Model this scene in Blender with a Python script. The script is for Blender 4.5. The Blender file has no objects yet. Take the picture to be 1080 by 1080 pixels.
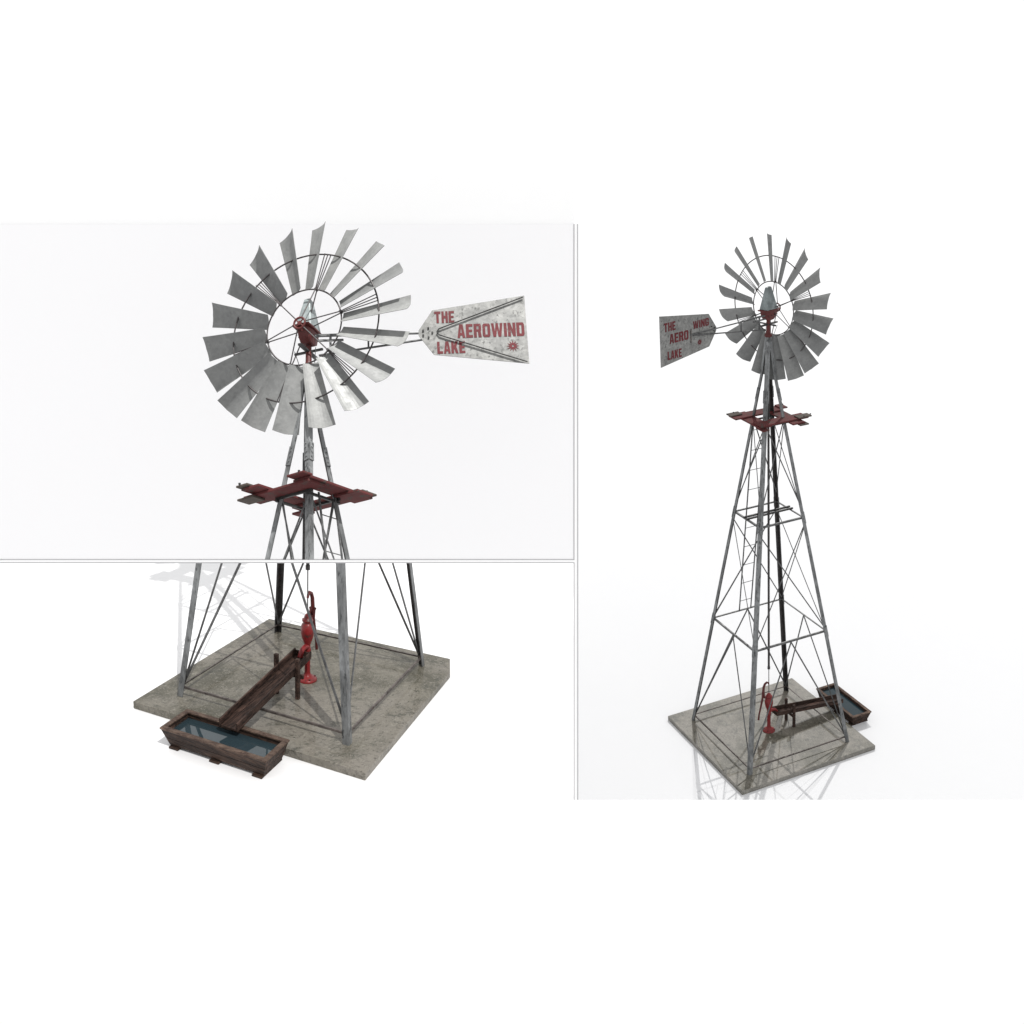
import bpy, math, random
from mathutils import Vector, Matrix, Quaternion
random.seed(7)
R_ = math.radians
sc = bpy.context.scene
C = sc.collection
V = Vector
# ------------------------------------------------------------------ layout
U = 3.5                                    # metres per model unit (half the slab's width)
F, PX, PY = 1000.0, 480.0, 540.0           # lens, in pixels of the 1080 px photograph
BAY = {
 'base': dict(R=[[0.917476, 0.395207, 0.045262], [0.163921, -0.271944, -0.948249], [-0.362446, 0.877415, -0.314285]],
   T=[-1.12288, 1.27359, 7.20327], k=1.0,
   S=[[1.000162, -0.128835, 0.089067], [-0.128835, 1.037664, -0.129654], [0.089067, -0.129654, 1.031013]]),
 'whole': dict(R=[[-0.371157, -0.925931, -0.069958], [-0.315884, 0.196748, -0.928174], [0.873189, -0.3224, -0.365512]],
   T=[4.44516, 3.09239, 13.43147], k=1.0,
   S=[[0.822229, 0.025936, 0.100962], [0.025936, 1.088342, -0.016135], [0.100962, -0.016135, 1.020476]]),
 'top': dict(R=[[0.804367, 0.593306, -0.031338], [-0.204428, 0.226855, -0.952232], [-0.557856, 0.77235, 0.303763]],
   T=[-0.8702, 4.04271, 5.49052], k=0.15,
   S=[[1.018152, 0.006984, -0.016696], [0.006984, 0.940496, 0.000581], [-0.016696, 0.000581, 1.000409]]),
}
# camera: pitched down 18 degrees
PITCH = R_(18)
CAMLOC = V((0, 0, 14.0))
right = V((1, 0, 0)); fwd = V((0, math.cos(PITCH), -math.sin(PITCH))); down = fwd.cross(right)
CW = Matrix((right, down, fwd)).transposed()        # camera axes (right, down, forward) -> world
for b in BAY.values():
    b['R'] = Matrix(b['R']); b['T'] = V(b['T']); b['S'] = Matrix(b['S']); b['u'] = U * b['k']
    b['M'] = b['R'] @ b['S']; b['Rw'] = CW @ b['R']

def to_cam(bay, p):
    b = BAY[bay]; return b['M'] @ V(p) + b['T']
def cam_world(c, u): return CAMLOC + CW @ (V(c) * u)
def to_world(bay, p): return cam_world(to_cam(bay, p), BAY[bay]['u'])

# ------------------------------------------------------------------ materials
def new_mat(name):
    m = bpy.data.materials.new(name); m.use_nodes = True
    nt = m.node_tree; bs = nt.nodes['Principled BSDF']
    return m, nt, bs
def nd(nt, t, **kw):
    n = nt.nodes.new(t)
    for k, v in kw.items(): setattr(n, k, v)
    return n
def noise(nt, vec, scale, detail=6, rough=.6, dist=0.):
    n = nd(nt, 'ShaderNodeTexNoise'); n.inputs['Scale'].default_value = scale; n.inputs['Detail'].default_value = detail
    n.inputs['Roughness'].default_value = rough; n.inputs['Distortion'].default_value = dist
    nt.links.new(vec, n.inputs['Vector']); return n.outputs['Fac']
def ramp(nt, fac, a, b, ca=(0, 0, 0, 1), cb=(1, 1, 1, 1)):
    r = nd(nt, 'ShaderNodeValToRGB'); e = r.color_ramp.elements
    e[0].position = a; e[1].position = b; e[0].color = ca; e[1].color = cb
    nt.links.new(fac, r.inputs['Fac']); return r.outputs['Color']
def mix(nt, fac, a, b, mode='MIX'):
    m = nd(nt, 'ShaderNodeMix', data_type='RGBA', blend_type=mode)
    for s, v in ((m.inputs[0], fac), (m.inputs[6], a), (m.inputs[7], b)):
        if isinstance(v, bpy.types.NodeSocket): nt.links.new(v, s)
        elif isinstance(v, (int, float)): s.default_value = v
        else: s.default_value = (*v, 1) if len(v) == 3 else v
    return m.outputs[2]
def objvec(nt, scale=(1, 1, 1)):
    tc = nd(nt, 'ShaderNodeTexCoord'); mp = nd(nt, 'ShaderNodeMapping')
    mp.inputs['Scale'].default_value = scale; nt.links.new(tc.outputs['Object'], mp.inputs['Vector'])
    return mp.outputs['Vector']
def bump(nt, bs, h, strength, dist):
    b = nd(nt, 'ShaderNodeBump'); b.inputs['Strength'].default_value = strength; b.inputs['Distance'].default_value = dist
    nt.links.new(h, b.inputs['Height']); nt.links.new(b.outputs['Normal'], bs.inputs['Normal'])

def metal_mat(name, u, light, dark, rust=.5, metallic=.35, rough=.5, spots=True, streak=(1, 1, 1)):
    m, nt, bs = new_mat(name); s = 1 / u
    v = objvec(nt, tuple(s * x for x in streak))
    c = mix(nt, ramp(nt, noise(nt, v, 9, 8, .7), .40, .62), dark, light)
    vo = nd(nt, 'ShaderNodeTexVoronoi'); vo.inputs['Scale'].default_value = 46; nt.links.new(v, vo.inputs['Vector'])
    bw = nd(nt, 'ShaderNodeRGBToBW'); nt.links.new(vo.outputs['Color'], bw.inputs[0])
    c = mix(nt, .2 if spots else .10, c, bw.outputs[0], 'OVERLAY')
    sat = nd(nt, 'ShaderNodeHueSaturation'); sat.inputs['Saturation'].default_value = .6
    vo.inputs['Randomness'].default_value = 1
    nt.links.new(c, sat.inputs['Color']); c = sat.outputs['Color']
    if spots:
        sp = ramp(nt, noise(nt, v, 30, 6, .7), .55, .63)
        c = mix(nt, sp, c, tuple(x * .45 for x in dark))
    if rust:
        rs = ramp(nt, noise(nt, v, 5, 9, .75, .4), .72 - rust * .18, .80 - rust * .12)
        c = mix(nt, rs, c, (.075, .035, .026))
    if not spots:      # sheet metal: every sheet a little different
        oi = nd(nt, 'ShaderNodeObjectInfo'); c = mix(nt, 1.0, c, ramp(nt, oi.outputs['Random'], 0, 1, (.82, .83, .84, 1), (1.16, 1.16, 1.15, 1)), 'MULTIPLY')
    nt.links.new(c, bs.inputs['Base Color'])
    bs.inputs['Metallic'].default_value = metallic
    nt.links.new(ramp(nt, noise(nt, v, 14, 5), .3, .8, (rough - .1,) * 3 + (1,), (rough + .2,) * 3 + (1,)), bs.inputs['Roughness'])
    bump(nt, bs, noise(nt, v, 30, 5), .25, .004 * u)
    return m
def paint_mat(name, u, col, worn, amount=.5, rough=.5):
    m, nt, bs = new_mat(name); v = objvec(nt, (1 / u,) * 3)
    c = mix(nt, ramp(nt, noise(nt, v, 6, 7), .3, .75), tuple(x * .62 for x in col), col)
    w = ramp(nt, noise(nt, v, 13, 9, .72), .70 - amount * .2, .76 - amount * .16)
    c = mix(nt, w, c, worn); nt.links.new(c, bs.inputs['Base Color']); bs.inputs['Roughness'].default_value = rough; bs.inputs['Specular IOR Level'].default_value = .28
    bump(nt, bs, noise(nt, v, 25, 6), .3, .004 * u); return m
def wood_mat(name, u, col, dark, along=(1, 1, 1), rough=.7):
    m, nt, bs = new_mat(name); v = objvec(nt, tuple(x / u for x in along))
    g = noise(nt, v, 11, 10, .75, .5)
    c = mix(nt, ramp(nt, g, .42, .58), dark, col)
    c = mix(nt, ramp(nt, noise(nt, v, 3, 6, .7), .54, .66), c, tuple(x * 2.1 for x in col))
    nt.links.new(c, bs.inputs['Base Color']); bs.inputs['Roughness'].default_value = rough; bs.inputs['Specular IOR Level'].default_value = .18
    bump(nt, bs, g, .8, .012 * u); return m
def concrete_mat(name, u, gloss):
    m, nt, bs = new_mat(name); v = objvec(nt, (1 / u,) * 3)
    a = mix(nt, ramp(nt, noise(nt, v, 2.0, 8, .68), .42, .58), (.060, .055, .038), (.142, .130, .104))
    a = mix(nt, ramp(nt, noise(nt, v, 1.1, 5, .6, .2), .46, .62), a, (.160, .145, .123))
    a = mix(nt, ramp(nt, noise(nt, v, 7, 10, .8, .25), .51, .63), a, (.044, .043, .032))
    a = mix(nt, ramp(nt, noise(nt, v, 20, 9, .82, .1), .53, .65), a, (.20, .185, .155))
    a = mix(nt, ramp(nt, noise(nt, v, 38, 8, .8), .54, .63), a, (.030, .028, .020))
    a = mix(nt, ramp(nt, noise(nt, v, 75, 5, .7), .56, .68), a, (.215, .20, .17))
    # hairline cracks
    wv = nd(nt, 'ShaderNodeTexVoronoi', feature='DISTANCE_TO_EDGE'); wv.inputs['Scale'].default_value = 1.7
    nv = nd(nt, 'ShaderNodeTexNoise'); nv.inputs['Scale'].default_value = 3; nv.inputs['Detail'].default_value = 8
    nt.links.new(v, nv.inputs['Vector'])
    ad = nd(nt, 'ShaderNodeVectorMath', operation='ADD'); nt.links.new(v, ad.inputs[0]); nt.links.new(nv.outputs['Color'], ad.inputs[1])
    nt.links.new(ad.outputs[0], wv.inputs['Vector'])
    cr = ramp(nt, wv.outputs['Distance'], .0, .012, (1, 1, 1, 1), (0, 0, 0, 1))
    f = nd(nt, 'ShaderNodeMath', operation='MULTIPLY'); f.inputs[1].default_value = .35; nt.links.new(cr, f.inputs[0])
    a = mix(nt, f.outputs[0], a, (.07, .066, .055))
    nt.links.new(a, bs.inputs['Base Color'])
    bs.inputs['Roughness'].default_value = .6
    bs.inputs['Specular IOR Level'].default_value = .3
    bs.inputs['Coat Weight'].default_value = gloss; bs.inputs['Coat Roughness'].default_value = .03; bs.inputs['Coat IOR'].default_value = 1.75
    bump(nt, bs, noise(nt, v, 40, 8, .7), .35, .006 * u)
    return m
def plain(name, col, rough=.6, **kw):
    m, nt, bs = new_mat(name); v = objvec(nt)
    c = mix(nt, noise(nt, v, .8, 3), tuple(x * .985 for x in col), col)
    nt.links.new(c, bs.inputs['Base Color']); bs.inputs['Roughness'].default_value = rough
    for k, x in kw.items(): bs.inputs[k].default_value = x
    return m

MATS = {}
def mats(bay):
    if bay in MATS: return MATS[bay]
    u = BAY[bay]['u']; d = {}
    n = lambda s: f'{s} {bay}'
    d['leg'] = metal_mat(n('spangled galvanised steel'), u, (.185, .196, .203), (.085, .09, .093), rust=.35, streak=(1, 1, .35))
    d['inner'] = metal_mat(n('dark brown steel'), u, (.035, .028, .027), (.012, .010, .010), rust=.6, metallic=.1, rough=.6)
    d['rod'] = metal_mat(n('dull grey rod'), u, (.105, .108, .11), (.05, .05, .052), rust=.5, metallic=.3)
    d['rust'] = metal_mat(n('rusty bar'), u, (.13, .10, .085), (.055, .04, .034), rust=.8, metallic=.2, rough=.6)
    d['blade'] = metal_mat(n('weathered zinc sheet'), u, (.162, .166, .162), (.132, .136, .135), rust=.10, metallic=.05, rough=.5, spots=False)
    d['hood'] = metal_mat(n('pale zinc hood'), u, (.19, .235, .24), (.10, .13, .135), rust=.25, metallic=.1, rough=.5, spots=False)
    d['vane'] = metal_mat(n('pale zinc vane'), u, (.205, .205, .194), (.132, .134, .128), rust=.22, metallic=.1, rough=.55)
    d['arm'] = metal_mat(n('dark iron rod'), u, (.050, .036, .038), (.022, .016, .017), rust=.5, metallic=.1)
    d['black'] = metal_mat(n('black iron'), u, (.03, .028, .028), (.010, .010, .010), rust=.4, metallic=.3)
    d['red'] = paint_mat(n('oxide red paint'), u, (.095, .018, .017), (.035, .02, .018), .5)
    d['plank'] = paint_mat(n('red painted plank'), u, (.095, .018, .018), (.042, .032, .027), .85, .8)
    d['plank2'] = paint_mat(n('worn bare plank'), u, (.075, .060, .050), (.11, .024, .024), .3, .8)
    d['pump'] = paint_mat(n('bright red pump paint'), u, (.19, .017, .018), (.048, .024, .021), .72, .38)
    d['letter'] = paint_mat(n('faded red lettering'), u, (.112, .014, .018), (.13, .12, .11), .42, .7)
    d['wood'] = wood_mat(n('dark weathered wood'), u, (.052, .030, .023), (.010, .006, .005), (6, .7, 6))
    d['woodx'] = wood_mat(n('dark weathered trough wood'), u, (.048, .028, .020), (.010, .006, .005), (.7, 6, 6))
    d['rim'] = wood_mat(n('worn trough rim'), u, (.105, .072, .054), (.035, .020, .016), (1.2, 4, 4))
    d['concrete'] = concrete_mat(n('stained concrete'), u, {'base': .12, 'whole': 1.0, 'top': 0}[bay])
    m, nt, bs = new_mat(n('still dark water'))
    v = objvec(nt, (1 / u,) * 3)
    nt.links.new(mix(nt, noise(nt, v, 5, 4), (.016, .027, .033), (.025, .040, .048)), bs.inputs['Base Color'])
    bs.inputs['Roughness'].default_value = .02; bs.inputs['IOR'].default_value = 1.36
    bump(nt, bs, noise(nt, v, 8, 2), .03, .004 * u); d['water'] = m
    MATS[bay] = d; return d

# ------------------------------------------------------------------ mesh builder (model units)
class MB:
    def __init__(s): s.v = []; s.f = []; s.m = []; s.sm = []
    def add(s, vs, fs, mi=0, smooth=False):
        o = len(s.v); s.v += [V(p) for p in vs]
        for f in fs: s.f.append([i + o for i in f]); s.m.append(mi); s.sm.append(smooth)
    def box(s, lo, hi, mi=0):
        x0, y0, z0 = lo; x1, y1, z1 = hi
        s.add([(x0, y0, z0), (x1, y0, z0), (x1, y1, z0), (x0, y1, z0), (x0, y0, z1), (x1, y0, z1), (x1, y1, z1), (x0, y1, z1)],
              [(0, 3, 2, 1), (4, 5, 6, 7), (0, 1, 5, 4), (1, 2, 6, 5), (2, 3, 7, 6), (3, 0, 4, 7)], mi)
    def hexa(s, b, t, mi=0):            # bottom ring of 4, top ring of 4
        s.add(list(b) + list(t), [(0, 3, 2, 1), (4, 5, 6, 7), (0, 1, 5, 4), (1, 2, 6, 5), (2, 3, 7, 6), (3, 0, 4, 7)], mi)
    def bar(s, p, q, w, h, side, mi=0):  # w along side, h across
        p, q = V(p), V(q); d = (q - p).normalized(); a = V(side); a = (a - d * a.dot(d)).normalized(); b = d.cross(a)
        a *= w / 2; b *= h / 2
        s.hexa([p - a - b, p + a - b, p + a + b, p - a + b], [q - a - b, q + a - b, q + a + b, q - a + b], mi)
    def tube(s, p, q, r, n=8, r2=None, mi=0):
        p, q = V(p), V(q); r2 = r if r2 is None else r2; d = (q - p).normalized()
        a = d.orthogonal().normalized(); b = d.cross(a)
        vs = [p + (a * math.cos(t) + b * math.sin(t)) * r for t in [2 * math.pi * i / n for i in range(n)]]
        vs += [q + (a * math.cos(t) + b * math.sin(t)) * r2 for t in [2 * math.pi * i / n for i in range(n)]]
        s.add(vs, [(i, (i + 1) % n, n + (i + 1) % n, n + i) for i in range(n)], mi, n > 6)
        s.add(vs[:n], [tuple(range(n))[::-1]], mi); s.add(vs[n:], [tuple(range(n))], mi)
    def path(s, pts, rs, n=8, mi=0):
        pts = [V(p) for p in pts]; rings = []; a = None
        for i, p in enumerate(pts):
            d = (pts[min(i + 1, len(pts) - 1)] - pts[max(i - 1, 0)]).normalized()
            a = d.orthogonal().normalized() if a is None else (a - d * a.dot(d)).normalized()
            b = d.cross(a); r = rs[i] if isinstance(rs, (list, tuple)) else rs
            rings.append([p + (a * math.cos(t) + b * math.sin(t)) * r for t in [2 * math.pi * j / n for j in range(n)]])
        vs = [x for r in rings for x in r]; k = len(pts)
        s.add(vs, [(i * n + j, i * n + (j + 1) % n, (i + 1) * n + (j + 1) % n, (i + 1) * n + j) for i in range(k - 1) for j in range(n)], mi, True)
        s.add(rings[0], [tuple(range(n))[::-1]], mi); s.add(rings[-1], [tuple(range(n))], mi)
    def ring(s, c, n, R, r, seg=72, k=6, mi=0):
        c, n = V(c), V(n).normalized(); a = n.orthogonal().normalized(); b = n.cross(a); vs = []
        for i in range(seg):
            t = 2 * math.pi * i / seg; e = a * math.cos(t) + b * math.sin(t)
            for j in range(k):
                w = 2 * math.pi * j / k; vs.append(c + e * (R + r * math.cos(w)) + n * r * math.sin(w))
        s.add(vs, [(i * k + j, ((i + 1) % seg) * k + j, ((i + 1) % seg) * k + (j + 1) % k, i * k + (j + 1) % k) for i in range(seg) for j in range(k)], mi, True)
    def lathe(s, c, prof, n=24, mi=0, axis=None):
        c = V(c); vs = []
        ax = V(axis).normalized() if axis is not None else V((0, 0, 1)); a = ax.orthogonal().normalized(); b = ax.cross(a)
        for r, z in prof:
            for i in range(n):
                t = 2 * math.pi * i / n; vs.append(c + a * (r * math.cos(t)) + b * (r * math.sin(t)) + ax * z)
        k = len(prof)
        s.add(vs, [(i * n + j, i * n + (j + 1) % n, (i + 1) * n + (j + 1) % n, (i + 1) * n + j) for i in range(k - 1) for j in range(n)], mi, True)
        s.add(vs[:n], [tuple(range(n))[::-1]], mi); s.add(vs[-n:], [tuple(range(n))], mi)

CUT = {}      # bay -> list of (point in cam coords, normal): keep the side the normal points to
def build(name, mb, material, bay, base, parent, bevel=0, planes=None):
    b = BAY[bay]; base = V(base)
    me = bpy.data.meshes.new(name)
    me.from_pydata([b['S'] @ (p - base) * b['u'] for p in mb.v], [], mb.f)
    ms = material if isinstance(material, (list, tuple)) else [material]
    for m in ms: me.materials.append(m)
    me.polygons.foreach_set('material_index', mb.m); me.polygons.foreach_set('use_smooth', mb.sm)
    planes = planes or CUT.get(bay)
    if planes and me.vertices:
        import bmesh
        bm = bmesh.new(); bm.from_mesh(me)
        for nrm in planes:           # plane through the camera, given by its normal in camera axes
            n_obj = b['R'].transposed() @ V(nrm)                  # into the empty's axes
            co = b['R'].transposed() @ (-(b['T'] + b['M'] @ base)) * b['u']
            if any((v.co - co).dot(n_obj) < 0 for v in bm.verts):
                g = bmesh.ops.bisect_plane(bm, geom=bm.verts[:] + bm.edges[:] + bm.faces[:], plane_co=co, plane_no=n_obj, clear_inner=True)
                bd = [e for e in g['geom_cut'] if isinstance(e, bmesh.types.BMEdge)]
                if bd and name != 'lettering': bmesh.ops.holes_fill(bm, edges=bd, sides=0)
        if not bm.faces: bm.free(); bpy.data.meshes.remove(me); return None
        bm.to_mesh(me); bm.free()
    me.update()
    o = bpy.data.objects.new(name, me); C.objects.link(o)
    if parent is not None: o.parent = parent
    if bevel:
        mo = o.modifiers.new('Bevel', 'BEVEL'); mo.width = bevel * b['u']; mo.segments = 2; mo.limit_method = 'ANGLE'; mo.angle_limit = R_(40)
    return o
def thing(name, bay, base, label, cat, group=None):
    b = BAY[bay]; o = bpy.data.objects.new(name, None); C.objects.link(o)
    o.matrix_world = Matrix.Translation(to_world(bay, base)) @ b['Rw'].to_4x4()
    o.empty_display_size = .1; o['label'] = label; o['category'] = cat
    if group: o['group'] = group
    return o

# ------------------------------------------------------------------ the windmill
A0, SL = .752, -.759 / 5.427
def k_(z): return A0 + SL * z if z < 4.9 else (A0 + SL * 4.9) + (.020 - A0 - SL * 4.9) * (z - 4.9) / .5
G0, G1, G2, PZ, ZT, ZW = .077, 1.581, 3.113, 4.385, 5.40, 5.72
CN = {'L': (-1, -1), 'F': (1, -1), 'R': (1, 1), 'B': (-1, 1)}
def lp(c, z, off=0): k = k_(z) + off; return V((CN[c][0] * k, CN[c][1] * k, z))
NW = V((math.cos(R_(-74.3)), math.sin(R_(-74.3)), 0)); UW = V((-NW.y, NW.x, 0)); ZU = V((0, 0, 1))

def rc(x0, y0, x1, y1): return [(x0, y0), (x1, y0), (x1, y1), (x0, y1)]
O_ = [rc(0, .2, .36, 1.4), rc(.64, .2, 1, 1.4), [(0, 1.4), (1, 1.4), (.84, 1.6), (.16, 1.6)], [(.16, 0), (.84, 0), (1, .2), (0, .2)], rc(.36, 1.30, .64, 1.4), rc(.36, .2, .64, .30)]
GLYPH = {
 'T': (1, [rc(0, 1.27, 1, 1.6), rc(.31, 0, .69, 1.27)]),
 'H': (1, [rc(0, 0, .37, 1.6), rc(.63, 0, 1, 1.6), rc(.37, .64, .63, .96)]),
 'E': (.88, [rc(0, 0, .38, 1.6), rc(.38, 0, .88, .3), rc(.38, .66, .80, .94), rc(.38, 1.3, .88, 1.6)]),
 'L': (.84, [rc(0, 0, .38, 1.6), rc(.38, 0, .84, .32)]),
 'A': (1, [[(0, 0), (.33, 0), (.5, 1.2), (.5, 1.6), (.27, 1.6)], [(.67, 0), (1, 0), (.73, 1.6), (.5, 1.6), (.5, 1.2)], [(.3725, .3), (.6275, .3), (.588, .58), (.412, .58)]]),
 'R': (1, [rc(0, 0, .37, 1.6), [(.37, 1.32), (.98, 1.32), (.88, 1.6), (.37, 1.6)], rc(.63, .95, .98, 1.32), [(.37, .68), (.90, .68), (.98, .95), (.37, .95)], [(.58, 0), (1.0, 0), (.90, .68), (.52, .68)]]),
 'O': (1, O_),
 'D': (1, [rc(0, 0, .37, 1.6), rc(.64, .22, 1, 1.38), [(.37, 1.38), (1, 1.38), (.84, 1.6), (.37, 1.6)], [(.37, 0), (.84, 0), (1, .22), (.37, .22)], rc(.37, 1.30, .64, 1.38), rc(.37, .22, .64, .30)]),
 'G': (1, [rc(0, .2, .36, 1.4), [(0, 1.4), (1, 1.4), (.84, 1.6), (.16, 1.6)], [(.16, 0), (.84, 0), (1, .2), (0, .2)], rc(.64, 1.0, 1, 1.4), rc(.64, .2, 1, .82), rc(.5, .60, .64, .82), rc(.36, .2, .64, .30), rc(.36, 1.3, .64, 1.4)]),
 'W': (1.5, [[(0, 1.6), (.34, 1.6), (.47, .62), (.60, 1.6), (.90, 1.6), (1.03, .62), (1.16, 1.6), (1.5, 1.6), (1.26, 0), (.90, 0), (.75, .95), (.60, 0), (.24, 0)]]),
 'N': (1, [[(0, 0), (0, 1.6), (.36, 1.6), (.64, .80), (.64, 1.6), (1, 1.6), (1, 0), (.66, 0), (.36, .85), (.36, 0)]]),
 'K': (1.04, [[(0, 0), (0, 1.6), (.37, 1.6), (.37, 1.0), (.62, 1.6), (1.0, 1.6), (.74, .85), (1.04, 0), (.64, 0), (.46, .58), (.37, .42), (.37, 0)]]),
 'I': (.38, [rc(0, 0, .38, 1.6)]),
}
def text_mesh(mb, txt, size, width, org, ax, up):
    tot = sum(GLYPH[c][0] for c in txt) + .13 * (len(txt) - 1); x = 0; ax, up = V(ax), V(up)
    for c in txt:
        w, polys = GLYPH[c]
        for p in polys:
            mb.add([V(org) + ax * ((x + a) / tot * width) + up * ((b / 1.6 - .5) * size) for a, b in p], [tuple(range(len(p)))])
        x += w + .13

def windmill(bay, label, tail_az, wheel_phase, pipe=True):
    M = mats(bay); o0 = (0, 0, 0)
    W = thing('windmill', bay, o0, label, 'windmill', 'three windmills')
    def P(name, mb, mat, parent=W, **kw):
        return build(name, mb, mat, bay, o0, parent if parent is not None else W, **kw) if mb.v else None
    # legs: angle irons, corner outwards
    fl, th = .052, .007
    for c, (sx, sy) in CN.items():
        mb = MB(); zs = [0, G1, G2, PZ - .1, PZ + .2, ZT]
        for z0, z1 in ((0, 4.9), (4.9, ZT)):
            for ax in (0, 1):
                f0 = V((-sx * fl, 0, 0)) if ax == 0 else V((0, -sy * fl, 0))
                t0 = V((0, -sy * th, 0)) if ax == 0 else V((-sx * th, 0, 0))
                st = t0 * 0 if ax == 0 else V((0, -sy * th, 0))
                rings = []
                for z in (z0, z1):
                    sc_ = 1 if z < 1 else .80
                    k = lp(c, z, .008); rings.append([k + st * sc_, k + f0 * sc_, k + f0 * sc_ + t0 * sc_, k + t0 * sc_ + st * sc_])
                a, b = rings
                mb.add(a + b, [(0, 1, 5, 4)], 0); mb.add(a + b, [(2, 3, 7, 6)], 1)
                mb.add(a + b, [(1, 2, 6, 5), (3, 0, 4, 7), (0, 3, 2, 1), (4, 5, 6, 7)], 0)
        leg = P('leg', mb, [M['leg'], M['inner']])  # outer faces galvanised grey, inside faces a darker brown
        if leg is None: continue
        # splice plates with bolts
        for z in (G1, G2, PZ + .30):
            pb = MB(); h = .075
            for ax in (0, 1):
                n = V((0, sy, 0)) if ax == 0 else V((sx, 0, 0)); t = V((-sx, 0, 0)) if ax == 0 else V((0, -sy, 0))
                c0, c1 = lp(c, z - h, .008) + t * .023 + n * .0035, lp(c, z + h, .008) + t * .023 + n * .0035
                pb.bar(c0, c1, .046, .006, t)
                for q in (.2, .45, .72, .92):
                    bp = c0.lerp(c1, q) + t * random.uniform(-.008, .008); pb.tube(bp, bp + n * .011, .0065, 6)
            P('splice_plate', pb, M['leg'], leg)
    # girts
    for z, w, mat in ((G0, .015, 'rust'), (G1, .022, 'rod'), (G2, .022, 'rod')):
        for a, b in (('L', 'F'), ('F', 'R'), ('R', 'B'), ('B', 'L')):
            mb = MB(); p, q = lp(a, z, -.002), lp(b, z, -.002)
            nrm = V((p.x + q.x, p.y + q.y, 0)).normalized()
            mb.bar(p, q, w, .005, ZU); mb.bar(p + V((0, 0, w / 2)) - nrm * w * .4, q + V((0, 0, w / 2)) - nrm * w * .4, w * .8, .005, nrm)
            P('girt', mb, M[mat])
    # bracing
    def strap(p, q, nrm, w=.014, t=.004):
        mb = MB(); mb.bar(p, q, w, t, nrm.cross((q - p)).normalized()); P('brace', mb, M['rod'])
    faces = (('L', 'F'), ('F', 'R'), ('R', 'B'), ('B', 'L'))
    for a, b in faces:
        nrm = (lp(a, 0) + lp(b, 0)); nrm.z = 0; nrm.normalize(); e = nrm * .006
        mid = (lp(a, G1 - .01) + lp(b, G1 - .01)) / 2
        for c in (a, b): strap(mid, lp(c, .10, -.02), nrm, .017, .008)
        for z0, z1 in ((G1 + .04, G2 - .1), (G2 + .15, PZ - .03)):
            strap(lp(a, z1, -.01) + e, lp(b, z0, -.01) + e, nrm); strap(lp(b, z1, -.01) - e, lp(a, z0, -.01) - e, nrm)
    # pump pipe and its two bearers
    for x in (-.028, .04):
        mb = MB(); kk = k_(G2) + .02; mb.bar((x, -kk, G2 + .024), (x, kk, G2 + .024), .022, .020, (1, 0, 0)); P('pipe_bearer', mb, M['black'])
    mb = MB(); mb.tube((0, 0, .93), (0, 0, ZT), .0145, 10); mb.tube((0, 0, .93), (0, 0, .965), .019, 10); P('drop_pipe', mb, M['inner'])
    mb = MB(); mb.tube((0, 0, .56), (0, 0, .94), .0055, 8); P('pump_rod', mb, M['rod'])
    # ladder on the +x face
    ld = MB()
    y0, y1, zb, zt = -.055, .12, 1.56, PZ - .02
    for y in (y0, y1): ld.bar((k_(zb) + .012, y, zb), (k_(zt) + .012, y, zt), .014, .010, (0, 1, 0))
    lad = P('ladder', ld, M['rod'])
    if lad:
        z = zb + .16
        while z < zt - .05:
            mb = MB(); mb.tube((k_(z) + .012, y0, z), (k_(z) + .012, y1, z), .0042, 6); P('rung', mb, M['rod'], lad); z += .275
    # service platform: overlapping planks
    pf = MB(); kp = k_(PZ) + .012
    for a_, b_, off in (((-1, -1), (1, -1), 0), ((-1, 1), (1, 1), 0), ((-1, -1), (-1, 1), -.0195), ((1, -1), (1, 1), -.0195)):
        e0 = V(((b_[0] - a_[0]) * .012, (b_[1] - a_[1]) * .012, 0)); pf.bar(V((a_[0] * kp, a_[1] * kp, PZ - .0285 + off)) - e0, V((b_[0] * kp, b_[1] * kp, PZ - .0285 + off)) + e0, .018, .018, (0, 0, 1))
    plat = P('platform', pf, M['black'])
    if plat:
        t = .020; w = .245
        def plank(lo, hi, m):
            mb = MB(); q = .94; lo = (lo[0] * q, lo[1] * q, lo[2]); hi = (hi[0] * q, hi[1] * q, hi[2]); mb.box(lo, hi); P('plank', mb, M[m], plat, bevel=.003)
        i_, o_, e_ = .122, .308, .395
        plank((-e_, -o_, PZ - .018), (o_ - .02, -i_, PZ + .002), 'plank'); plank((-o_ + .02, i_, PZ - .018), (e_, o_, PZ + .002), 'plank')
        plank((i_, -o_ + .01, PZ + .0035), (o_, e_ + .02, PZ + .0235), 'plank'); plank((-o_, -e_ - .02, PZ + .0035), (-i_, o_ - .01, PZ + .0235), 'plank')
        plank((.215, .26, PZ + .025), (.335, .435, PZ + .041), 'plank2')
        plank((-.335, -.445, PZ + .025), (-.215, -.25, PZ + .041), 'plank2')
        plank((-.425, -.345, PZ - .036), (-.25, -.215, PZ - .020), 'plank2')
        plank((.13, -.375, PZ + .025), (.30, -.275, PZ + .041), 'plank')
        plank((-.36, .20, PZ - .038), (-.20, .30, PZ - .021), 'plank')
        for x, y in ((.31, .34), (.29, .44), (-.31, -.34), (-.29, -.45), (.25, -.37)):
            x, y = x * .94, y * .94; bb = MB(); bb.tube((x, y, PZ + .04), (x, y, PZ + .052), .009, 6); P('bolt', bb, M['black'], plat)
    # mast collar and turntable
    mb = MB(); mb.lathe((0, 0, 5.34), [(.022, 0), (.030, .05), (.046, .06), (.046, .082), (.030, .092), (.024, .12), (.022, .27)], 16)
    P('mast_collar', mb, M['red'])
    # gearbox (boat shaped), hood, spindle
    n, u = NW, UW
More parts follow.
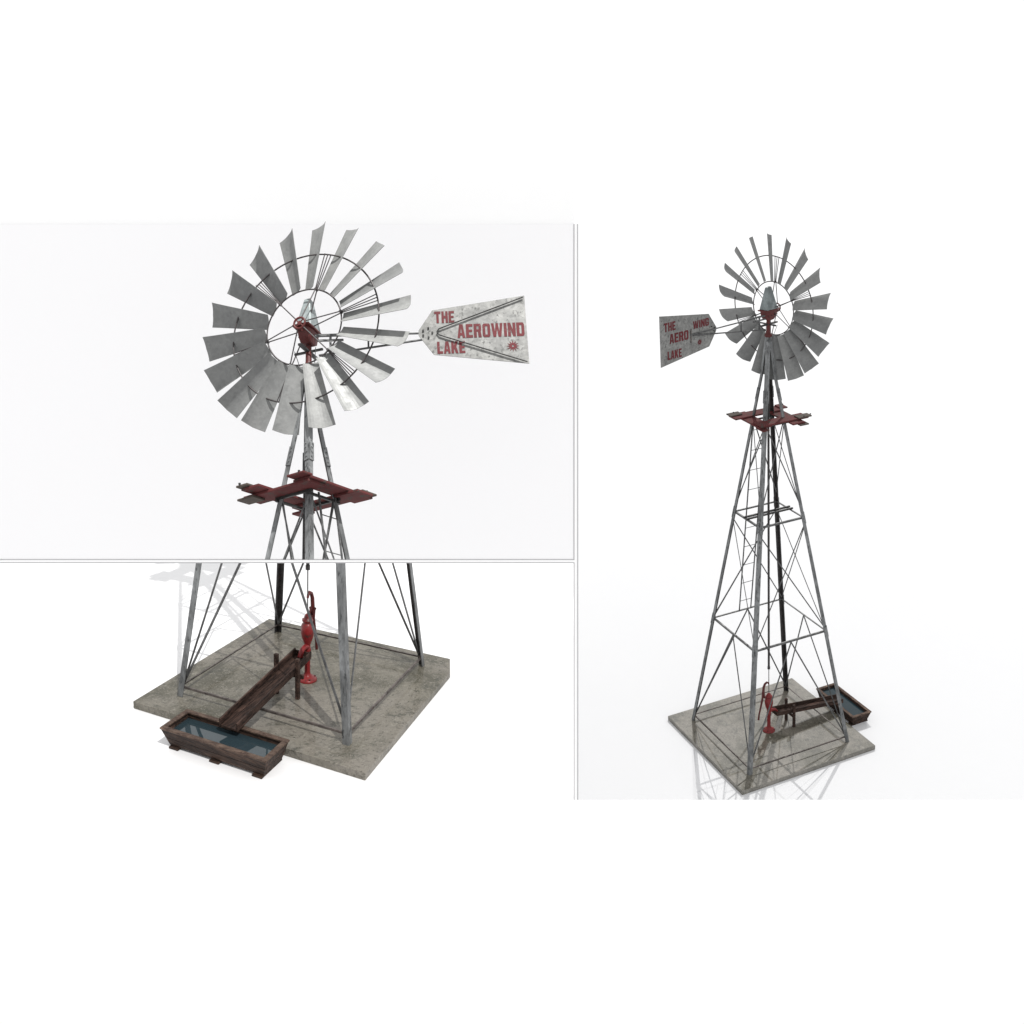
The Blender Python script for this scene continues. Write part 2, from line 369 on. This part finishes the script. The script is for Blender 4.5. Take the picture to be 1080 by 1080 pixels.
    def fr(a, b, z): return n * a + u * b + V((0, 0, z))
    gb = MB(); prev = None; cols = []
    for a, hw, zb_ in ((-.095, .034, 5.67), (-.07, .050, 5.62), (-.02, .060, 5.595), (.05, .060, 5.60), (.10, .050, 5.63), (.13, .034, 5.67)):
        cols.append([fr(a, -hw, 5.71), fr(a, -hw * .72, zb_), fr(a, hw * .72, zb_), fr(a, hw, 5.71)])
    vs = [p for c in cols for p in c]
    fs = [(i * 4 + j, (i + 1) * 4 + j, (i + 1) * 4 + (j + 1) % 4, i * 4 + (j + 1) % 4) for i in range(5) for j in range(4)] + [(3, 2, 1, 0), (20, 21, 22, 23)]
    gb.add(vs, fs)
    rim = [fr(-.11, -.072, 5.71), fr(.145, -.072, 5.71), fr(.145, .072, 5.71), fr(-.11, .072, 5.71)]
    gb.hexa([p for p in rim], [p + V((0, 0, .016)) for p in rim])
    gear = P('gearbox', gb, M['red'], bevel=.006)
    if gear:
        hb = MB()
        b1 = [fr(-.085, -.066, 5.727), fr(.10, -.066, 5.727), fr(.10, .066, 5.727), fr(-.085, .066, 5.727)]
        b2 = [fr(-.03, -.026, 5.985), fr(.03, -.026, 5.995), fr(.03, .026, 5.995), fr(-.03, .026, 5.985)]
        hb.hexa(b1, b2); P('hood', hb, M['hood'], gear, bevel=.008)
        for a in (-.05, .0, .05, .09):
            for s_ in (-1, 1): p = fr(a, s_ * .054, 5.66); bb = MB(); bb.tube(p, p + u * s_ * .008, .006, 6); P('bolt', bb, M['black'], gear)
        br = MB(); br.bar(fr(-.13, 0, 5.545), fr(.15, 0, 5.545), .030, .016, u); br.bar(fr(0, -.12, 5.545), fr(0, .12, 5.545), .018, .015, n); P('bracket', br, M['black'], gear)
    # furl wires under the head
    for s_ in (-1, 1):
        mb = MB(); mb.tube(fr(.06, s_ * .09, 5.54), fr(.0, s_ * .045, 5.34), .003, 5); P('furl_wire', mb, M['rod'])
    # wheel
    wc = V((0, 0, ZW)) + n * .085
    wh = MB(); wh.tube(wc - n * .09, wc + n * .075, .017, 14)
    wh.ring(wc + n * .07, n, .046, .0085, 28, 8); wh.ring(wc - n * .045, n, .040, .010, 28, 8)
    for kk in range(4):
        t = R_(45 + 90 * kk); e = u * math.cos(t) + ZU * math.sin(t)
        wh.tube(wc + n * .07, wc + n * .07 + e * .045, .0055, 6); wh.tube(wc - n * .045, wc - n * .045 + e * .04, .006, 6)
    wheel = P('wheel', wh, M['red'])
    if wheel:
        def e_(t): return u * math.cos(t) + ZU * math.sin(t)
        def t_(t): return -u * math.sin(t) + ZU * math.cos(t)
        mb = MB(); mb.ring(wc, n, .318, .0065, 72, 6); P('inner_ring', mb, M['arm'], wheel)
        mb = MB(); mb.ring(wc - n * .005, n, .622, .0066, 90, 6); P('outer_ring', mb, M['arm'], wheel)
        for kk in range(6):
            t = R_(wheel_phase + 60 * kk); mb = MB(); j = wc + e_(t) * .318
            mb.tube(wc + n * .07 + e_(t) * .045, j + n * .012, .0050, 6); mb.tube(wc - n * .045 + e_(t) * .04, j - n * .012, .0050, 6)
            for q in (-.035, .0, .035): mb.tube(j + t_(t) * q * .12 + n * q * .2, wc + e_(t + q * 1.0) * .622 + n * q * .3, .0042, 6)
            mb.tube(j - n * .018, j + n * .018, .010, 8)
            P('wheel_arm', mb, M['arm'], wheel)
        NB = 8
        for kk in range(18):
            be = R_(33 + random.uniform(-1.6, 1.6)); t = R_(wheel_phase + 10 + 20 * kk + random.uniform(-.4, .4)); r_, tt = e_(t), t_(t); dr = random.uniform(-.004, .004)
            m_ = n * math.cos(be) + tt * math.sin(be); ch = tt * math.cos(be) - n * math.sin(be)
            vs = []
            for layer in (0, 1):
                for rr, w in ((.325, .120), (.46, .142), (.60, .162), (.74, .182), (.872, .202)):
                    for i in range(NB + 1):
                        q = i / NB * 2 - 1
                        vs.append(wc + r_ * (rr + dr - (.008 if rr > .87 else 0) * abs(q)) + ch * (q * w / 2) + m_ * ((q * q - .62) * w * .105 + layer * .0035))
            g = NB + 1; LY = 5 * g; fs = []
            for a in range(4):
                for i in range(NB):
                    A = a * g + i; fs.append((A, A + g, A + g + 1, A + 1)); fs.append((LY + A, LY + A + 1, LY + A + g + 1, LY + A + g))
            for i in range(NB): fs.append((i, i + 1, LY + i + 1, LY + i)); A = 4 * g + i; fs.append((A + 1, A, LY + A, LY + A + 1))
            for a in range(4): A = a * g; fs.append((A + g, A, LY + A, LY + A + g)); A = a * g + NB; fs.append((A, A + g, LY + A + g, LY + A))
            mb = MB(); mb.add(vs, fs, 0, False); bl = P('blade', mb, M['blade'], wheel)
            if bl:
                bk = MB()
                for rr in (.34, .622):
                    p = wc + r_ * rr - m_ * .010; bk.bar(p - ch * .03, p + ch * .03, .012, .006, r_)
                # narrow strip clip behind each blade, part of the same blade
                bl_ = bk
                P('blade_clip', bl_, M['rust'], wheel) if False else None
    # tail
    tu = V((math.cos(R_(tail_az)), math.sin(R_(tail_az)), 0)); tn = V((-tu.y, tu.x, 0)); o = tn * (-.027 if bay != 'whole' else .027)
    def tp(s, z, d=0): return o + tu * s + tn * d + V((0, 0, z))
    tb = MB(); tb.tube(tp(.08, 5.665), tp(1.24, 5.665, .014), .0085, 8); tb.tube(tp(.08, 5.50), tp(1.20, 5.655, .014), .0085, 8)
    tb.bar(tp(.46, 5.555), tp(.46, 5.665), .014, .014, tu); tb.bar(tp(.17, 5.515), tp(.17, 5.665), .018, .014, tu)
    tb.bar(tp(.07, 5.625), tp(.27, 5.625), .016, .014, tn); tb.bar(tp(.05, 5.668), tp(.27, 5.668), .020, .018, tn)
    tail = P('tail_boom', tb, M['rod'])
    vm = MB(); th = .0035
    out = [(.845, 5.682), (.955, 5.852), (1.669, 5.955), (1.669, 5.375), (.955, 5.474), (.845, 5.640)]
    fr_ = [tp(s, z, -th) for s, z in out]; bk_ = [tp(s, z, th) for s, z in out]; N = 6
    vm.add(fr_ + bk_, [tuple(range(N)), tuple(range(2 * N - 1, N - 1, -1))] + [(i, N + i, N + (i + 1) % N, (i + 1) % N) for i in range(N)])
    vane = P('tail_vane', vm, M['vane'], W)
    if vane:
        for zs_ in (1, -1):
            mb = MB()
            zz = 5.66
            mb.path([tp(.985, zz, -.016), tp(1.0, zz + .025 * zs_, -.016), tp(1.05, zz + .045 * zs_, -.016), tp(1.655, zz + .275 * zs_, -.016)], .0052, 8)
            P('stiffener', mb, M['black'], vane)
        mb = MB(); mb.box((0, 0, 0), (0, 0, 0)) if False else None
        for s_, z_ in ((.88, 5.68), (.88, 5.64), (.92, 5.70), (.92, 5.62), (.95, 5.66)): mb = MB(); mb.tube(tp(s_, z_, -.014), tp(s_, z_, .014), .0075, 6); P('rivet', mb, M['black'], vane)
        mb = MB()
        mb.bar(tp(1.23, 5.57, .009), tp(1.225, 5.73, .009), .012, .006, tu)
        P('bracket', mb, M['rust'], vane)
        L = MB(); d1 = -th - .0022
        for s_, size, wd, s0, z0 in (('THE', .100, .152, .970, 5.790), ('AEROWIND', .116, .51, 1.140, 5.665), ('LAKE', .102, .212, .982, 5.530)):
            text_mesh(L, s_, size, wd, tp(s0, z0, d1), tu, ZU)
        def star(cs, cz, d, r):
            pts = []
            for i in range(24):
                a = math.pi * i / 12; q = r if i % 2 == 0 else r * .46; pts.append(tp(cs + q * math.cos(a), cz + q * math.sin(a), d))
            ins = [tp(cs + r * .16 * math.cos(math.pi * i / 12), cz + r * .16 * math.sin(math.pi * i / 12), d) for i in range(24)]
            L.add(pts + ins, [(i, (i + 1) % 24, 24 + (i + 1) % 24, 24 + i) for i in range(24)])
        star(1.555, 5.525, d1, .050)
        d2 = th + .0022
        for s_, size, wd, s0, z0 in (('THE', .100, .165, 1.612, 5.815), ('AERO', .108, .275, 1.538, 5.675), ('WING', .088, .235, 1.192, 5.765), ('LAKE', .098, .205, 1.572, 5.490)):
            text_mesh(L, s_, size, wd, tp(s0, z0, d2), -tu, ZU)
        star(1.10, 5.555, d2, .040)
        P('lettering', L, M['letter'], vane)
    return W

# ------------------------------------------------------------------ slab, pump, chute, trough
TH = .061
def slab(bay, label, clip=None):
    M = mats(bay); o = thing('concrete_slab', bay, (0, 0, -TH), label, 'slab', 'windmill foundation slabs')
    mb = MB()
    mb.box((-1, -1, -TH), (1, 1, 0))
    build('slab', mb, M['concrete'], bay, (0, 0, -TH), o, bevel=.004, planes=[V((-1, 0, (474.6 - PX) / F)).normalized()] if clip else None)
def pump(bay, label):
    M = mats(bay); B = (0, 0, 0); o = thing('hand_pump', bay, B, label, 'hand pump', 'red hand pumps')
    P = lambda name, mb, mat, par=o, **kw: build(name, mb, mat, bay, B, par, **kw)
    mb = MB(); mb.lathe((0, 0, 0.001), [(.082, 0), (.082, .012), (.070, .022), (.045, .036), (.030, .050), (.024, .07), (.0235, .19), (.026, .24), (.030, .255), (.030, .275), (.025, .285), (.025, .31),
        (.034, .335), (.047, .37), (.054, .41), (.056, .44), (.053, .47), (.042, .49), (.033, .498), (.033, .507), (.045, .510), (.045, .525), (.030, .528), (.028, .548), (.018, .565), (.012, .570)], 28)
    body = P('pump_body', mb, M['pump'])
    for i in range(4): bb = MB(); a = R_(45 + 90 * i); bb.tube((.066 * math.cos(a), .066 * math.sin(a), .016), (.066 * math.cos(a), .066 * math.sin(a), .032), .008, 6); P('bolt', bb, M['red'], body)
    mb = MB(); mb.path([(0, -.01, .295), (0, -.05, .305), (0, -.09, .295), (0, -.115, .265), (0, -.122, .245)], [.026, .022, .021, .021, .024], 12); P('spout', mb, M['pump'])
    mb = MB(); mb.bar((0, .02, .50), (0, .075, .53), .022, .022, (1, 0, 0)); mb.bar((-.018, .075, .52), (-.018, .085, .60), .012, .016, (0, 1, 0)); mb.bar((.018, .075, .52), (.018, .085, .60), .012, .016, (0, 1, 0))
    mb.tube((-.03, .085, .59), (.03, .085, .59), .009, 8); P('handle_bracket', mb, M['red'])
    mb = MB(); mb.path([(0, .0, .70), (0, .008, .725), (0, .03, .738), (0, .06, .72), (0, .078, .68), (0, .086, .60), (0, .10, .50), (0, .128, .38), (0, .152, .28), (0, .160, .21)],
                       [.010, .012, .014, .016, .017, .018, .014, .012, .011, .013], 10); P('handle', mb, M['red'])
def chute(bay, label):
    M = mats(bay); B = (0, -.33, 0); o = thing('wooden_chute', bay, B, label, 'water chute', 'wooden water chutes')
    P = lambda name, mb, mat, **kw: build(name, mb, mat, bay, B, o, **kw)
    ya, yb = -.075, -1.135; za, zb = .295, .169; w = .080; h = .060
    for s_ in (-1, 1):
        mb = MB(); x0, x1 = s_ * w, s_ * (w - .014)
        xa, xb = min(x0, x1), max(x0, x1)
        mb.hexa([(xa, ya, za - h), (xa, yb, zb - h), (xb, yb, zb - h), (xb, ya, za - h)], [(xa, ya, za), (xa, yb, zb), (xb, yb, zb), (xb, ya, za)])
        P('side_board', mb, M['wood'], bevel=.002)
    mb = MB(); a = w - .016; t = .012
    for i in range(3):
        xa, xb = -a + i * 2 * a / 3 + .0012, -a + (i + 1) * 2 * a / 3 - .0012; dz = random.uniform(-.002, .002)
        mb.hexa([(xa, ya, za - h + dz), (xa, yb, zb - h + dz), (xb, yb, zb - h + dz), (xb, ya, za - h + dz)],
                [(xa, ya, za - h + t + dz), (xa, yb, zb - h + t + dz), (xb, yb, zb - h + t + dz), (xb, ya, za - h + t + dz)])
    P('bottom_board', mb, M['wood'])
    mb = MB(); mb.box((-a, ya - .012, za - h + .014), (a, ya - .002, za - .012)); P('end_board', mb, M['wood'])
    for s_ in (-1, 1):
        mb = MB(); x = s_ * .097; mb.box((x - .0155, -.347, 0.0008), (x + .0155, -.315, .335)); P('post', mb, M['wood'], bevel=.002)
    mb = MB(); mb.box((-.135, -.314, .165), (.135, -.295, .198)); P('crossbar', mb, M['wood'], bevel=.002)
def trough(bay, label):
    M = mats(bay); B = (0, -1.19, -TH); o = thing('water_trough', bay, B, label, 'water trough', 'wooden water troughs')
    P = lambda name, mb, mat, **kw: build(name, mb, mat, bay, B, o, **kw)
    zt, zb = .088, -.043; X1, Y0, Y1 = .44, -1.345, -1.035; d = .045; t = .022
    x1b, y0b, y1b = X1 - d, Y0 + d, Y1 - d + .01
    def wall(po, pi):   # outer top pair, inner... long boards stacked
        for a, b in ((0, .47), (.49, 1)):
            mb = MB(); q = [V(p).lerp(V(r), a) for p, r in po]; w2 = [V(p).lerp(V(r), b) for p, r in po]
            qi = [V(p).lerp(V(r), a) for p, r in pi]; wi = [V(p).lerp(V(r), b) for p, r in pi]
            mb.hexa([q[0], q[1], qi[1], qi[0]], [w2[0], w2[1], wi[1], wi[0]]); P('side_board', mb, M['woodx'], bevel=.002)
    e = .006; q = X1 - e
    wall([((-x1b, y0b, zb), (-q, Y0 + e, zt)), ((x1b, y0b, zb), (q, Y0 + e, zt))], [((-x1b, y0b + t, zb), (-q, Y0 + e + t, zt)), ((x1b, y0b + t, zb), (q, Y0 + e + t, zt))])
    wall([((x1b, y1b, zb), (q, Y1 - e, zt)), ((-x1b, y1b, zb), (-q, Y1 - e, zt))], [((x1b, y1b - t, zb), (q, Y1 - e - t, zt)), ((-x1b, y1b - t, zb), (-q, Y1 - e - t, zt))])
    g = .001
    for s_ in (-1, 1):
        wall([((s_ * x1b, y0b + t + g, zb), (s_ * q, Y0 + e + t + g, zt)), ((s_ * x1b, y1b - t - g, zb), (s_ * q, Y1 - e - t - g, zt))],
             [((s_ * (x1b - t), y0b + t + g, zb), (s_ * (q - t), Y0 + e + t + g, zt)), ((s_ * (x1b - t), y1b - t - g, zb), (s_ * (q - t), Y1 - e - t - g, zt))])
    mb = MB(); mb.box((-x1b + t, y0b + t, zb), (x1b - t, y1b - t, zb + .012)); P('bottom', mb, M['woodx'])
    rw = .040; z0, z1 = zt + .001, zt + .014
    for lo, hi in (((-X1, Y0, z0), (X1, Y0 + rw, z1)), ((-X1, Y1 - rw, z0), (X1, Y1, z1)), ((-X1, Y0 + rw + .001, z0), (-X1 + rw, Y1 - rw - .001, z1)), ((X1 - rw, Y0 + rw + .001, z0), (X1, Y1 - rw - .001, z1))):
        mb = MB(); mb.box(lo, hi); P('rim_board', mb, M['rim'], bevel=.003)
    zw = .058; f = (zw - zb) / (zt - zb)
    xi = (x1b - t) + (q - t - (x1b - t)) * f - .001; yi0 = (y0b + t) + (Y0 + e - y0b) * f + .001; yi1 = (y1b - t) + (Y1 - e - y1b) * f - .001
    mb = MB(); mb.box((-xi + .004, yi0 + .004, zw - .02), (xi - .004, yi1 - .004, zw)); P('water', mb, M['water'])
    for x in (-.35, 0, .35):
        mb = MB(); mb.box((x - .040, -1.322, -TH + .0005), (x + .040, -1.055, zb - .001)); P('foot', mb, M['woodx'], bevel=.003)


# the upper-left windmill is a head and tower top only: sawn off along one plane
CUT['top'] = [V((0, -1, (590.3 - PY) / F)).normalized()]
windmill('top', 'windmill head and red platform seen from below, AEROWIND tail vane pointing right', 36.5, 90 - 19.4)
windmill('base', 'windmill tower of which only the lower legs show, standing over the bright red pump', 100, 84)
windmill('whole', 'whole galvanised windmill on its slab, tail vane on the left, ladder on the tower', 102.4, 90 + 5.6)
slab('base', 'concrete slab in the lower left picture with the wooden trough at its front edge', clip=.075)
slab('whole', 'glossy concrete slab under the whole windmill, mirroring its legs')
pump('base', 'bright red hand pump behind the upper end of the sloping brown chute')
pump('whole', 'dark red hand pump at the foot of the whole windmill, handle to the left')
chute('base', 'brown wooden chute sloping down towards the viewer into the trough')
chute('whole', 'nearly black wooden chute running right from the dark red pump')
trough('base', 'wooden trough of dark water in front of the slab, seen from its long side')
trough('whole', 'wooden trough with grey water behind the right corner of the glossy slab')

# ------------------------------------------------------------------ setting
def pix(px, py, z): return V(((px - PX) / F * z, (py - PY) / F * z, z))
def floor_sheet(name, bay, rect, mat, nx=12, ny=12):
    b = BAY[bay]; n = (b['M'].inverted().transposed() @ V((0, 0, 1))).normalized(); p0 = to_cam(bay, (0, 0, -TH))
    x0, y0, x1, y1 = rect; vs = []; org = cam_world(p0, b['u'])
    for j in range(ny + 1):
        for i in range(nx + 1):
            d = pix(x0 + (x1 - x0) * i / nx, y0 + (y1 - y0) * j / ny, 1); t = n.dot(p0) / n.dot(d); vs.append(cam_world(d * t, b['u']) - org)
    me = bpy.data.meshes.new(name); g = nx + 1
    me.from_pydata(vs, [], [(j * g + i, (j + 1) * g + i, (j + 1) * g + i + 1, j * g + i + 1) for j in range(ny) for i in range(nx)])
    me.materials.append(mat); o = bpy.data.objects.new(name, me); C.objects.link(o); o.location = org; o['kind'] = 'structure'; return o
floor_base = plain('matt white floor', (.76, .76, .77), .5, **{'Specular IOR Level': .25})
floor_whole = plain('glossy white floor', (.615, .618, .63), .012, **{'Specular IOR Level': .5, 'IOR': 1.75})
floor_sheet('floor', 'base', (-30, 560, 607, 843.5), floor_base)
floor_sheet('floor', 'whole', (608, 236.3, 1130, 843.5), floor_whole)

DB = 1.6 * U
TILT = R_(17)
NB_ = V((0, math.sin(TILT), -math.cos(TILT))); B0 = V((-.17, -.03, 1)) * DB     # the board leans forward a little
def on_board(px, py, off):
    d = pix(px, py, 1); q = B0 + NB_ * off; return d * (NB_.dot(q) / NB_.dot(d))
def cbox(name, x0, y0, x1, y1, off, thick, mat):
    """a flat board, its front face 'off' metres in front of the partition's plane"""
    fc = [on_board(x, y, off) for x, y in ((x0, y0), (x1, y0), (x1, y1), (x0, y1))]; c0 = sum(fc, V()) / 4
    vs = [CW @ (p - c0) for p in fc] + [CW @ (p - c0 - NB_ * thick) for p in fc]
    me = bpy.data.meshes.new(name)
    me.from_pydata(vs, [], [(0, 1, 2, 3), (7, 6, 5, 4), (0, 4, 5, 1), (1, 5, 6, 2), (2, 6, 7, 3), (3, 7, 4, 0)])
    me.materials.append(mat); o = bpy.data.objects.new(name, me); C.objects.link(o); o.location = CAMLOC + CW @ c0; o['kind'] = 'structure'; return o
board = plain('off-white board', (.95, .945, .955), .9, **{'Specular IOR Level': .1})
white = plain('white painted board', (.99, .99, .99), .9)
grey = plain('grey edge bead', (.46, .455, .465), .7)
DT = .02
cbox('back_wall', -40, 236.3, 604.9, 590.0, 0, DT, board)
cbox('back_wall', -40, -120, 605.0, 241, -.021, DT, white)
cbox('wall_trim', -40, 590.0, 605.9, 594.0, .001, DT, white)
cbox('wall_trim', 605.9, 236.3, 609.9, 843.5, .001, DT, white)
cbox('edge_bead', -40, 589.8, 604.9, 590.7, .0022, .001, grey)
cbox('edge_bead', -40, 593.1, 604.9, 594.0, .0022, .001, grey)
cbox('edge_bead', 604.9, 236.3, 605.9, 590.7, .0022, .001, grey)
cbox('edge_bead', 604.9, 593.1, 605.9, 843.5, .0022, .001, grey)
cbox('edge_bead', 608.8, 236.3, 609.9, 843.5, .0022, .001, grey)

# ------------------------------------------------------------------ light
world = bpy.data.worlds.new('World'); sc.world = world; world.use_nodes = True
bg = world.node_tree.nodes['Background']; bg.inputs['Color'].default_value = (1, 1, 1, 1); bg.inputs['Strength'].default_value = 1.04
AZ = R_(-36.5)
def spot(name, bay, target, dist, radius, strength, size=.25, blend=.15, el=56):
    e = R_(el); b = BAY[bay]; d = (b['M'] @ V((math.cos(AZ) * math.cos(e), math.sin(AZ) * math.cos(e), math.sin(e)))).normalized(); t = V(target); p = t + d * dist
    lt = bpy.data.lights.new(name, 'SPOT'); D = dist * b['u']
    lt.energy = 4 * math.pi ** 2 * D * D * strength; lt.spot_size = 2 * math.atan(radius / dist); lt.spot_blend = blend
    lt.shadow_soft_size = D * math.tan(R_(size)); lt.color = (1, .985, .955)
    o = bpy.data.objects.new(name, lt); C.objects.link(o)
    dw = CW @ d; o.matrix_world = Matrix.Translation(cam_world(p, b['u'])) @ dw.to_track_quat('Z', 'Y').to_matrix().to_4x4()
    return o
spot('spot_lamp', 'base', V((-1.75, .35, 7.9)), 40, 3.42, 1.1, size=.14, blend=.08)
spot('spot_lamp', 'whole', V((14, 2, 30)), 130, 24.2, .85, size=.2, blend=.05, el=60.5)
spot('spot_lamp', 'top', to_cam('top', (0, 0, 5.3)), 30, 2.2, 2.7, size=.3)

# ------------------------------------------------------------------ camera
cam = bpy.data.cameras.new('camera'); co = bpy.data.objects.new('camera', cam); C.objects.link(co)
cam.sensor_width = 36; cam.lens = F / 1080 * 36; cam.shift_x = (540 - PX) / 1080; cam.shift_y = -(540 - PY) / 1080
cam.clip_start = .05; cam.clip_end = 1000
co.location = CAMLOC; co.rotation_euler = (math.pi / 2 - PITCH, 0, 0)
sc.camera = co
sc.view_settings.view_transform = 'Standard'; sc.view_settings.look = 'None'; sc.view_settings.exposure = 0; sc.view_settings.gamma = 1
sc.view_settings.use_curve_mapping = False
sc.cycles.max_bounces = 8
